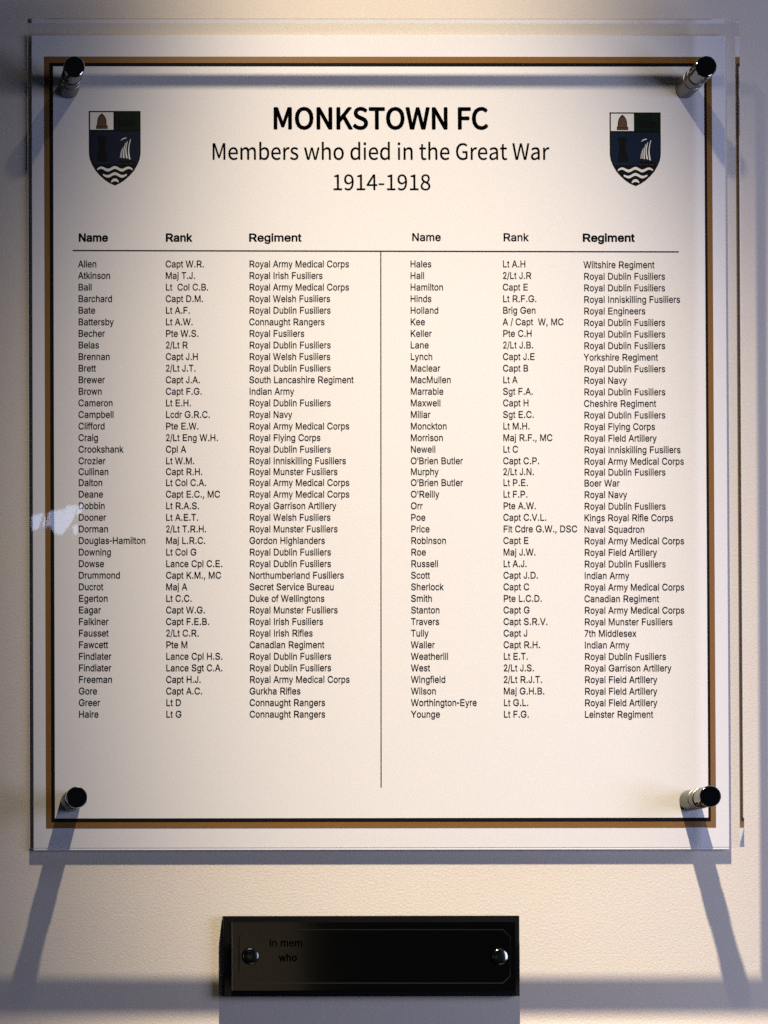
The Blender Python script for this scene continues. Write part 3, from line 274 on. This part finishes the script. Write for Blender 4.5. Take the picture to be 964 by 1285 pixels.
def glyph(font, ch, fat):
    k = (font, ch, fat)
    if k in _cache: return _cache[k]
    g = GL[font][ch]; loops = []
    for l in g[1:]:
        p = []
        for i in range(0, len(l), 2):
            q = (l[i], l[i + 1])
            if not p or q != p[-1]: p.append(q)
        if p[0] == p[-1]: p.pop()
        if len(p) > 2: loops.append(p)
    vs, fs = [], []
    if loops:
        pts, edges, n0 = [], [], 0
        for l in loops:
            pts += [Vector(p) for p in l]; n = len(l)
            edges += [(n0 + i, n0 + (i + 1) % n) for i in range(n)]; n0 += n
        r = delaunay_2d_cdt(pts, edges, [], 0, 0.01)
        ov = [(v.x, v.y) for v in r[0]]; tris = []
        for f in r[2]:
            cx = sum(ov[i][0] for i in f) / 3; cy = sum(ov[i][1] for i in f) / 3
            if winding(cx, cy, loops) != 0: tris.append(tuple(f))
        k8 = 0 if fat == 0 else (4 if fat < 8 else 10)
        for q in range(max(1, k8)):
            ang = 2 * math.pi * (q + 0.5) / max(1, k8); dx, dy = (fat * math.cos(ang), fat * math.sin(ang)) if k8 else (0, 0)
            b = len(vs); vs += [(x + dx, y + dy) for x, y in ov]; fs += [tuple(b + i for i in f) for f in tris]
    _cache[k] = (g[0], vs, fs)
    return _cache[k]
def text_width(font, s, track=0.0):
    return sum(GL[font][c][0] + track for c in s)
def add_text(buf, font, s, x, base, cap, xs, fat, h, track=0.0):
    """append a line of lettering to buf; x, base, cap in survey units"""
    k = cap / CAPH[font]; pen = 0.0
    for ch in s:
        adv, vs, fs = glyph(font, ch, fat)
        b = len(buf[0])
        buf[0].extend(W(x + (pen + vx) * k * xs, base - vy * k, h) for vx, vy in vs)
        buf[1].extend(tuple(b + i for i in f) for f in fs)
        pen += adv + track
    return x + pen * k * xs
def fit_text(buf, font, s, x0, x1, base, cap, fat, h):
    w = text_width(font, s) * cap / CAPH[font]
    lsb = min(v[0] for v in glyph(font, s[0], 0)[1]) * cap / CAPH[font]
    rsb = (GL[font][s[-1]][0] - max(v[0] for v in glyph(font, s[-1], 0)[1])) * cap / CAPH[font]
    xs = (x1 - x0) / (w - lsb - rsb)
    add_text(buf, font, s, x0 - lsb * xs, base, cap, xs, fat, h)
def lettering(name, buf, m, parent, label=None):
    o = mesh_from(name, buf[0], buf[1], m, parent, buf[0][0])
    if label: o['label'] = label
    return o

# ================================================================ the wall

wall = slab('wall', -1600, -1200, 2600, 2500, -0.12, 0.0, M_wall, None)
wall['kind'] = 'structure'

# ================================================================ memorial board
T = 0.003                                   # printed panel is 3 mm thick
board = empty('memorial_board', W(478, 1066, 0), 'large clear fronted memorial board on four metal studs listing names in two columns', 'memorial board')
HF, HI, HG = T + 0.00006, T + 0.00016, T + 0.00012

px0, py0 = M2(39.5, 44); px1, py1 = M2(915.5, 1066)
panel = slab('printed_panel', px0, py0, px1, py1, 0.0004, T, M_white, board, bevel=0.0003, seg=1)
# border printed on it: gold band outside, black line inside
bi = (66.6, 82.5, 888.0, 1026.0)             # inside of the black line
bo = (61.8, 78.6, 892.0, 1031.0)
go = (55.0, 70.8, 898.4, 1038.6)
bi = (*M2(66.6, 83.2), *M2(889.0, 1026.0)); 
bo = (M2(62, 79)[0], M2(62, 79)[1], M2(892.0, 1030.8)[0], M2(892, 1030.8)[1])
go = (M2(55.5, 71)[0], M2(55.5, 71)[1], M2(898.6, 1038.3)[0], M2(898.6, 1038.3)[1])
sheet('printed_field', [(bi[0], bi[1]), (bi[2], bi[1]), (bi[2], bi[3]), (bi[0], bi[3])], HF, M_field, board)
ring_sheet('gold_border', go, bo, HG, M_gold, board)
ring_sheet('black_border', bo, bi, HI, M_ink, board)

def xy(px, py): return M2(px, py, HI)
def put_fit(buf, font, s, px0_, px1_, pbase, cap, fat):
    a = xy(px0_, pbase); b = xy(px1_, pbase)
    fit_text(buf, font, s, a[0], b[0], (a[1] + b[1]) / 2, cap, fat, HI)

b = ([], []); put_fit(b, 'T', 'MONKSTOWN FC', 344.5, 612.0, 161.6, 26.4, 9.5); lettering('title_line', b, M_ink, board, 'bold title reading MONKSTOWN FC')
b = ([], []); put_fit(b, 'T', 'Members who died in the Great War', 267.2, 689.5, 200.3, 20.6, 2.6); lettering('title_line', b, M_ink, board, 'subtitle reading Members who died in the Great War')
b = ([], []); put_fit(b, 'T', '1914-1918', 418.8, 540.2, 238.5, 19.6, 2.0); lettering('title_line', b, M_ink, board, 'dates reading 1914-1918')
for s, x0, x1, yb, fat in (('Name', 99.6, 135.2, 302.8, 27), ('Rank', 208.8, 241.0, 302.8, 25), ('Regiment', 313.2, 378.2, 302.8, 20),
                           ('Name', 517.8, 553.0, 302.2, 16), ('Rank', 632.4, 663.4, 302.4, 15), ('Regiment', 732.0, 796.2, 303.0, 26)):
    b = ([], []); put_fit(b, 'B', s, x0, x1, yb, 9.6, fat); lettering('column_heading', b, M_ink, board)

def line_sheet(name, xa, ya, xb, yb, w):
    a = xy(xa, ya); c = xy(xb, yb)
    d = Vector((c[0] - a[0], c[1] - a[1])).normalized(); n = Vector((-d.y, d.x)) * w / 2
    sheet(name, [(a[0] + n.x, a[1] + n.y), (c[0] + n.x, c[1] + n.y), (c[0] - n.x, c[1] - n.y), (a[0] - n.x, a[1] - n.y)], HI, M_ink, board)
line_sheet('heading_rule', 91.5, 314.3, 852.0, 316.0, 1.5)
line_sheet('column_rule', 478.0, 316.0, 478.4, 988.0, 1.3)

LEFT = '''Allen|Capt W.R.|Royal Army Medical Corps
Atkinson|Maj T.J.|Royal Irish Fusiliers
Ball|Lt  Col C.B.|Royal Army Medical Corps
Barchard|Capt D.M.|Royal Welsh Fusiliers
Bate|Lt A.F.|Royal Dublin Fusiliers
Battersby|Lt A.W.|Connaught Rangers
Becher|Pte W.S.|Royal Fusiliers
Belas|2/Lt R|Royal Dublin Fusiliers
Brennan|Capt J.H|Royal Welsh Fusiliers
Brett|2/Lt J.T.|Royal Dublin Fusiliers
Brewer|Capt J.A.|South Lancashire Regiment
Brown|Capt F.G.|Indian Army
Cameron|Lt E.H.|Royal Dublin Fusiliers
Campbell|Lcdr G.R.C.|Royal Navy
Clifford|Pte E.W.|Royal Army Medical Corps
Craig|2/Lt Eng W.H.|Royal Flying Corps
Crookshank|Cpl A|Royal Dublin Fusiliers
Crozier|Lt W.M.|Royal Inniskilling Fusiliers
Cullinan|Capt R.H.|Royal Munster Fusiliers
Dalton|Lt Col C.A.|Royal Army Medical Corps
Deane|Capt E.C., MC|Royal Army Medical Corps
Dobbin|Lt R.A.S.|Royal Garrison Artillery
Dooner|Lt A.E.T.|Royal Welsh Fusiliers
Dorman|2/Lt T.R.H.|Royal Munster Fusiliers
Douglas-Hamilton|Maj L.R.C.|Gordon Highlanders
Downing|Lt Col G|Royal Dublin Fusiliers
Dowse|Lance Cpl C.E.|Royal Dublin Fusiliers
Drummond|Capt K.M., MC|Northumberland Fusiliers
Ducrot|Maj A|Secret Service Bureau
Egerton|Lt C.C.|Duke of Wellingtons
Eagar|Capt W.G.|Royal Munster Fusiliers
Falkiner|Capt F.E.B.|Royal Irish Fusiliers
Fausset|2/Lt C.R.|Royal Irish Rifles
Fawcett|Pte M|Canadian Regiment
Findlater|Lance Cpl H.S.|Royal Dublin Fusiliers
Findlater|Lance Sgt C.A.|Royal Dublin Fusiliers
Freeman|Capt H.J.|Royal Army Medical Corps
Gore|Capt A.C.|Gurkha Rifles
Greer|Lt D|Connaught Rangers
Haire|Lt G|Connaught Rangers'''.split('\n')
RIGHT = '''Hales|Lt A.H|Wiltshire Regiment
Hall|2/Lt J.R|Royal Dublin Fusiliers
Hamilton|Capt E|Royal Dublin Fusiliers
Hinds|Lt R.F.G.|Royal Inniskilling Fusiliers
Holland|Brig Gen|Royal Engineers
Kee|A / Capt  W, MC|Royal Dublin Fusiliers
Keller|Pte C.H|Royal Dublin Fusiliers
Lane|2/Lt J.B.|Royal Dublin Fusiliers
Lynch|Capt J.E|Yorkshire Regiment
Maclear|Capt B|Royal Dublin Fusiliers
MacMullen|Lt A|Royal Navy
Marrable|Sgt F.A.|Royal Dublin Fusiliers
Maxwell|Capt H|Cheshire Regiment
Millar|Sgt E.C.|Royal Dublin Fusiliers
Monckton|Lt M.H.|Royal Flying Corps
Morrison|Maj R.F., MC|Royal Field Artillery
Newell|Lt C|Royal Inniskilling Fusiliers
O'Brien Butler|Capt C.P.|Royal Army Medical Corps
Murphy|2/Lt J.N.|Royal Dublin Fusiliers
O'Brien Butler|Lt P.E.|Boer War
O'Reilly|Lt F.P.|Royal Navy
Orr|Pte A.W.|Royal Dublin Fusiliers
Poe|Capt C.V.L.|Kings Royal Rifle Corps
Price|Flt Cdre G.W., DSC|Naval Squadron
Robinson|Capt E|Royal Army Medical Corps
Roe|Maj J.W.|Royal Field Artillery
Russell|Lt A.J.|Royal Dublin Fusiliers
Scott|Capt J.D.|Indian Army
Sherlock|Capt C|Royal Army Medical Corps
Smith|Pte L.C.D.|Canadian Regiment
Stanton|Capt G|Royal Army Medical Corps
Travers|Capt S.R.V.|Royal Munster Fusiliers
Tully|Capt J|7th Middlesex
Waller|Capt R.H.|Indian Army
Weatherill|Lt E.T.|Royal Dublin Fusiliers
West|2/Lt J.S.|Royal Garrison Artillery
Wingfield|2/Lt R.J.T.|Royal Field Artillery
Wilson|Maj G.H.B.|Royal Field Artillery
Worthington-Eyre|Lt G.L.|Royal Field Artillery
Younge|Lt F.G.|Leinster Regiment'''.split('\n')
CAP = 8.35
XS = 126.3 / (text_width('B', 'Royal Army Medical Corps') * CAP / CAPH['B'])
def row_y(k):
    y = 335.3 + 14.53 * k
    if k >= 18: y -= 0.9
    if k >= 19: y -= 0.8
    return y
for rows, cols, dys in ((LEFT, (98.4, 208.0, 312.8), (0, 0, 0)), (RIGHT, (515.0, 631.0, 732.6), (0, 0, 1.0))):
    for k, r in enumerate(rows):
        drift = k / 39.0
        for c, s in enumerate(r.split('|')):
            bf = ([], [])
            x, y = xy(cols[c] + drift * (1.2 if cols[c] > 400 else 0.6), row_y(k) + dys[c] * (1 - 0.8 * drift))
            add_text(bf, 'B', s, x - 0.4, y, CAP, XS, 8.8, HI)
            lettering(('name_entry', 'rank_entry', 'regiment_entry')[c], bf, M_ink, board)

# ---- crests
def crest(ox, oy, sc):
    """ox, oy: top left corner of the shield; coordinates below are 1/100 of its width"""
    cr = empty('crest', W(ox, oy, HI), parent=board)
    def P(pts, name, h, m):
        return sheet(name, [(ox + x * sc, oy + y * sc) for x, y in pts], T + h, m, cr)
    def shield(ins):
        pts = [(ins, ins), (100 - ins, ins)]
        cv = [(100, 66), (99.8, 84), (98, 94), (94, 104), (87, 116), (79, 125), (69, 134), (60, 140), (50.5, 144.5)]
        pts += [(x - ins * (0.95 if y < 100 else 0.7 if y < 140 else 0.0), y - (0 if y < 100 else ins * 0.75 if y < 140 else ins * 1.4)) for x, y in cv]
        pts += [(100 - x, y) for x, y in reversed(pts[2:-1])]
        return pts
    P(shield(0), 'shield', 0.00014, M_ink)
    P([(2.4, 2.6), (47.5, 2.6), (47.5, 36.5), (2.4, 36.5)], 'white_quarter', 0.00022, M_pale)
    P([(50.8, 2.6), (97.6, 2.6), (97.6, 37), (50.8, 37)], 'green_quarter', 0.00022, M_green)
    lower = [(2.6, 40), (97.4, 40)] + [p for p in shield(2.6)[2:] if p[1] < 106]
    P([(2.6, 40), (97.4, 40), (97.4, 66), (97.2, 84), (95, 94), (91, 104), (9, 104), (5, 94), (2.8, 84), (2.6, 66)], 'blue_field', 0.00022, M_blue)
    # bell
    P([(14, 34.8), (14, 28.6), (15.6, 28), (16.2, 19), (17.6, 13.5), (20.5, 8.6), (23, 6.4), (25, 4), (27, 6.4), (29.5, 8.6), (32.5, 13.5), (34, 19), (34.4, 28), (36.4, 28.6), (36.4, 34.8)], 'bell', 0.00026, M_ink)
    P([(15.6, 33.2), (15.6, 30), (17.3, 28), (18, 19.5), (19.4, 14.2), (22, 10), (25, 7.8), (28, 10), (30.8, 14.2), (32.2, 19.5), (32.8, 28), (34.8, 30), (34.8, 33.2)], 'bell_face', 0.0003, M_brown)
    P([(16.6, 30.9), (33.8, 30.9), (33.8, 29.9), (16.6, 29.9)], 'bell_rim', 0.00034, M_ink)
    # castle on green
    P([(58, 30), (57, 19), (59, 14), (61, 18), (64, 18.5), (65, 14), (67, 18), (71, 19), (73, 13.5), (76, 18.5), (80, 19), (81, 14), (83, 18), (87, 19), (90, 14), (91, 20), (89, 30)], 'crown', 0.00026, M_ink)
    # round tower
    P([(16, 49), (34, 49), (34.5, 55), (31.5, 58), (32, 78), (35.5, 84), (36, 98), (15.5, 98), (16, 84), (18.5, 78), (18.5, 58), (15.6, 55)], 'tower', 0.00026, M_ink)
    # ship: hull, sails, pennant
    P([(57, 99), (62, 93), (64, 96.5), (83, 96.5), (88, 98.5), (90, 99.5), (86, 105.5), (62, 105.5)], 'hull', 0.00026, M_ink)
    gb = ([], [])
    for i, x in enumerate((58.5, 64, 68.5, 72, 76.5, 80, 85)):
        w = 1.2 + 0.9 * (i % 2) + (1.2 if i in (0, 5) else 0); n0 = len(gb[0])
        for a, b_ in ((x, 102), (x + w, 101.7), (x + w * 0.8, 103.4), (x + 0.4, 103.6)): gb[0].append(W(ox + a * sc, oy + b_ * sc, T + 0.0003))
        gb[1].append((n0, n0 + 1, n0 + 2, n0 + 3))
    mesh_from('gold_trim', gb[0], gb[1], M_brown, cr, gb[0][0])
    for (xt, yt, xb, yb, wt, wb, bow) in ((80.5, 55, 80.0, 94, 1.2, 3.0, -4.0), (74.5, 59, 74.5, 92, 1.2, 3.2, -3.6), (71.0, 62, 68.2, 91.5, 1.1, 2.8, -2.4), (66, 70, 63.5, 91, 0.8, 1.6, -1.2), (64, 74, 60.8, 91, 0.5, 1.0, -1)):
        L, Rr = [], []
        for i in range(9):
            t = i / 8; x = xt + (xb - xt) * t + bow * math.sin(math.pi * min(1, t * 0.9)) * 0.9; y = yt + (yb - yt) * t; w = wt + (wb - wt) * t
            L.append((x - w / 2, y)); Rr.append((x + w / 2, y))
        P(L + Rr[::-1], 'sail', 0.0003, M_pale)
    P([(61, 58), (64, 54.5), (68, 52.3), (72, 51.8), (72.5, 53.6), (68, 54.2), (65, 56)], 'pennant', 0.0003, M_pale)
    # three white waves
    sh = shield(3.6)
    def half(y):
        for (x1, y1), (x2, y2) in zip(sh[2:], sh[3:]):
            if y1 <= y <= y2 and x1 >= 50 and x2 >= 49: return x1 + (x2 - x1) * (y - y1) / (y2 - y1) - 50
        return 2.0
    for yc, xw, amp in ((112.4, half(113) - 0.5, 2.6), (124.3, half(125) - 0.5, 2.6), (136.2, half(137.0) + 1.5, 2.4)):
        top, bot = [], []; n = 40
        for i in range(n + 1):
            x = 50 - xw + 2 * xw * i / n
            y = yc - amp * math.cos((x - 50) / 27.0 * 2 * math.pi)
            taper = min(1.0, 0.25 + 3.2 * min(i, n - i) / n)
            top.append((x, y - 2.7 * taper)); bot.append((x, y + 2.7))
        P(top + bot[::-1], 'wave', 0.0003, M_pale)
    return cr
a = xy(111.6, 139.2); crest(a[0], a[1], 0.650)['label'] = 'shield crest on the left of the title'
a = xy(765.0, 141.0); crest(a[0], a[1], 0.644)['label'] = 'shield crest on the right of the title'

# ---- clear sheet
HA0, HA1 = 0.0236, 0.0300
ax0 = M2(36.5, 500, HA1)[0]; ax1 = M2(932.0, 700, HA1)[0]; ay0 = M2(480, 23.5, HA1)[1]; ay1 = M2(480, 1063.5, HA1)[1]
print('acrylic', ax0, ay0, ax1, ay1)
slab('acrylic_sheet', ax0, ay0, ax1, ay1, HA0, HA1, M_clear, board, bevel=0.0, edge_mat=M_edge)

# ---- four standoff studs
def standoff(x, y):
    s = empty('standoff', W(x, y, T), parent=board)
    r = 0.0091
    lathe('barrel', [(0, T + 0.0003), (r - 0.0003, T + 0.0003), (r, T + 0.0007), (r, T + 0.0135), (r - 0.0005, T + 0.0139), (r - 0.0005, T + 0.0149), (r, T + 0.0153),
                     (r, HA0 - 0.0006), (r - 0.0004, HA0 - 0.0002), (0, HA0 - 0.0002)], M_barrel, s, W(x, y, 0), 64)
    lathe('stem', [(0, HA0), (r - 0.0008, HA0), (r - 0.0008, HA1), (0, HA1)], M_cap, s, W(x, y, 0), 48)
    lathe('cap', [(0, HA1 + 0.0002), (r, HA1 + 0.0002), (r + 0.0001, HA1 + 0.0006), (r + 0.0001, 0.0354), (r - 0.0002, 0.0359), (r - 0.0007, 0.0363), (0, 0.03635)], M_cap, s, W(x, y, 0), 64)
    return s
for x, y in ((86.25, 108.9), (862.3, 108.3), (86.9, 1005.1), (862.6, 1004.9)): standoff(x, y)

# ================================================================ small engraved plaque
plq = empty('engraved_plaque', W(466, 1250, 0), 'small dark engraved metal plate screwed to a black block below the board', 'plaque')
BH = 0.0060
q0 = M2(281.0, 1149.5, BH); q1 = M2(652.6, 1250.0, BH)
slab('backing_block', q0[0], q0[1], q1[0], q1[1], 0.0003, BH, M_black, plq, bevel=0.0006)
p0 = M2(292.0, 1157.5, BH + 0.0016); p1 = M2(647.2, 1242.5, BH + 0.0016)
slab('metal_plate', p0[0], p0[1], p1[0], p1[1], BH + 0.0001, BH + 0.0016, M_plate, plq)
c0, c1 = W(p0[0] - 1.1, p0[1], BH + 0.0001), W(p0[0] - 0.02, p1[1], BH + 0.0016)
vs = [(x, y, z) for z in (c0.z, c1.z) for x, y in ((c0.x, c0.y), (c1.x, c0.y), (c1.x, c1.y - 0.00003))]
mesh_from('edge_highlight', vs, [(0, 1, 2), (3, 5, 4), (0, 3, 4, 1), (1, 4, 5, 2), (0, 2, 5, 3)], M_bevel, plq, vs[0])  # strip with the edge's highlight put into its colour
HP = BH + 0.0016 + 0.00008
def e(px, py): return M2(px, py, HP)
def frame_line(x0, y0, x1, y1, c, w):
    def oct_(i):
        return [e(x0 + c + i * .4, y0 + i), e(x1 - c - i * .4, y0 + i), e(x1 - i, y0 + c + i * .4), e(x1 - i, y1 - c - i * .4), e(x1 - c - i * .4, y1 - i), e(x0 + c + i * .4, y1 - i), e(x0 + i, y1 - c - i * .4), e(x0 + i, y0 + c + i * .4)]
    vs = [W(x, y, HP) for x, y in oct_(0) + oct_(w)]
    mesh_from('engraved_border', vs, [(i, (i + 1) % 8, 8 + (i + 1) % 8, 8 + i) for i in range(8)], M_engr, plq, vs[0])
frame_line(299.6, 1166.0, 641.0, 1234.2, 9.5, 1.1)
b = ([], []); a = e(337.6, 1187.6); add_text(b, 'B', 'In mem', a[0], a[1], 8.9, 1.02, 14, HP); lettering('engraved_line', b, M_engr, plq)
b = ([], []); a = e(350.0, 1206.2); add_text(b, 'B', 'who', a[0], a[1], 8.9, 1.0, 20, HP); lettering('engraved_line', b, M_engr, plq)
for px, py in ((315.1, 1199.9), (628.0, 1200.5)):
    c = M2(px, py, 0.010); x, y = c
    s = empty('screw', W(x, y, HP), parent=plq)
    lathe('washer', [(0, HP), (0.0076, HP), (0.0074, HP + 0.0007), (0.0062, HP + 0.0009), (0, HP + 0.0009)], M_engr, s, W(x, y, 0), 40)
    lathe('cover_cap', [(0.0067, HP + 0.0009), (0.0068, HP + 0.0016), (0.0062, HP + 0.0022), (0.0048, HP + 0.0027), (0.003, HP + 0.00295), (0, HP + 0.0031)], M_stud, s, W(x, y, 0), 40)

# ================================================================ glowing shards added out of view, shaped as the pale patch in the clear sheet
D = 3.0
camw = W(FOOT[0], FOOT[1], CAM_DIST)
def mirrored(px, py):
    x, y = M2(px, py, HA1); p = W(x, y, HA1)
    d = p - camw; d = Vector((d.x, -d.y, d.z))
    return p + d * ((D - HA1) / -d.y)
M_glow = emis('reflection_glow', (0.52, 0.66, 1.0), 5.2)
cw = mirrored(68, 655)
glow = empty('reflection_source', cw, 'added glowing shards, shaped to give the pale reflection at the left edge of the board', 'reflection_source')
shards = [[(41, 646), (55, 643), (50, 660), (42, 663)], [(62, 641), (82, 638), (80, 668), (70, 666), (64, 655), (59, 660)],
          [(84, 634), (97, 633), (93, 650), (80, 668)], [(98, 634), (104, 632), (104, 640), (98, 643)], [(93, 658), (98, 657), (98, 668), (95, 667)], [(56, 650), (58, 644), (57, 658), (55, 658)]]
for sh in shards:
    vs = [mirrored(*p) for p in sh]; n = len(vs)
    vs2 = vs + [v + Vector((0, -0.02, 0)) for v in vs]
    fs = [tuple(range(n)), tuple(range(2 * n - 1, n - 1, -1))] + [(i, (i + 1) % n, n + (i + 1) % n, n + i) for i in range(n)]
    mesh_from('glow_shard', vs2, fs, M_glow, glow, vs[0])
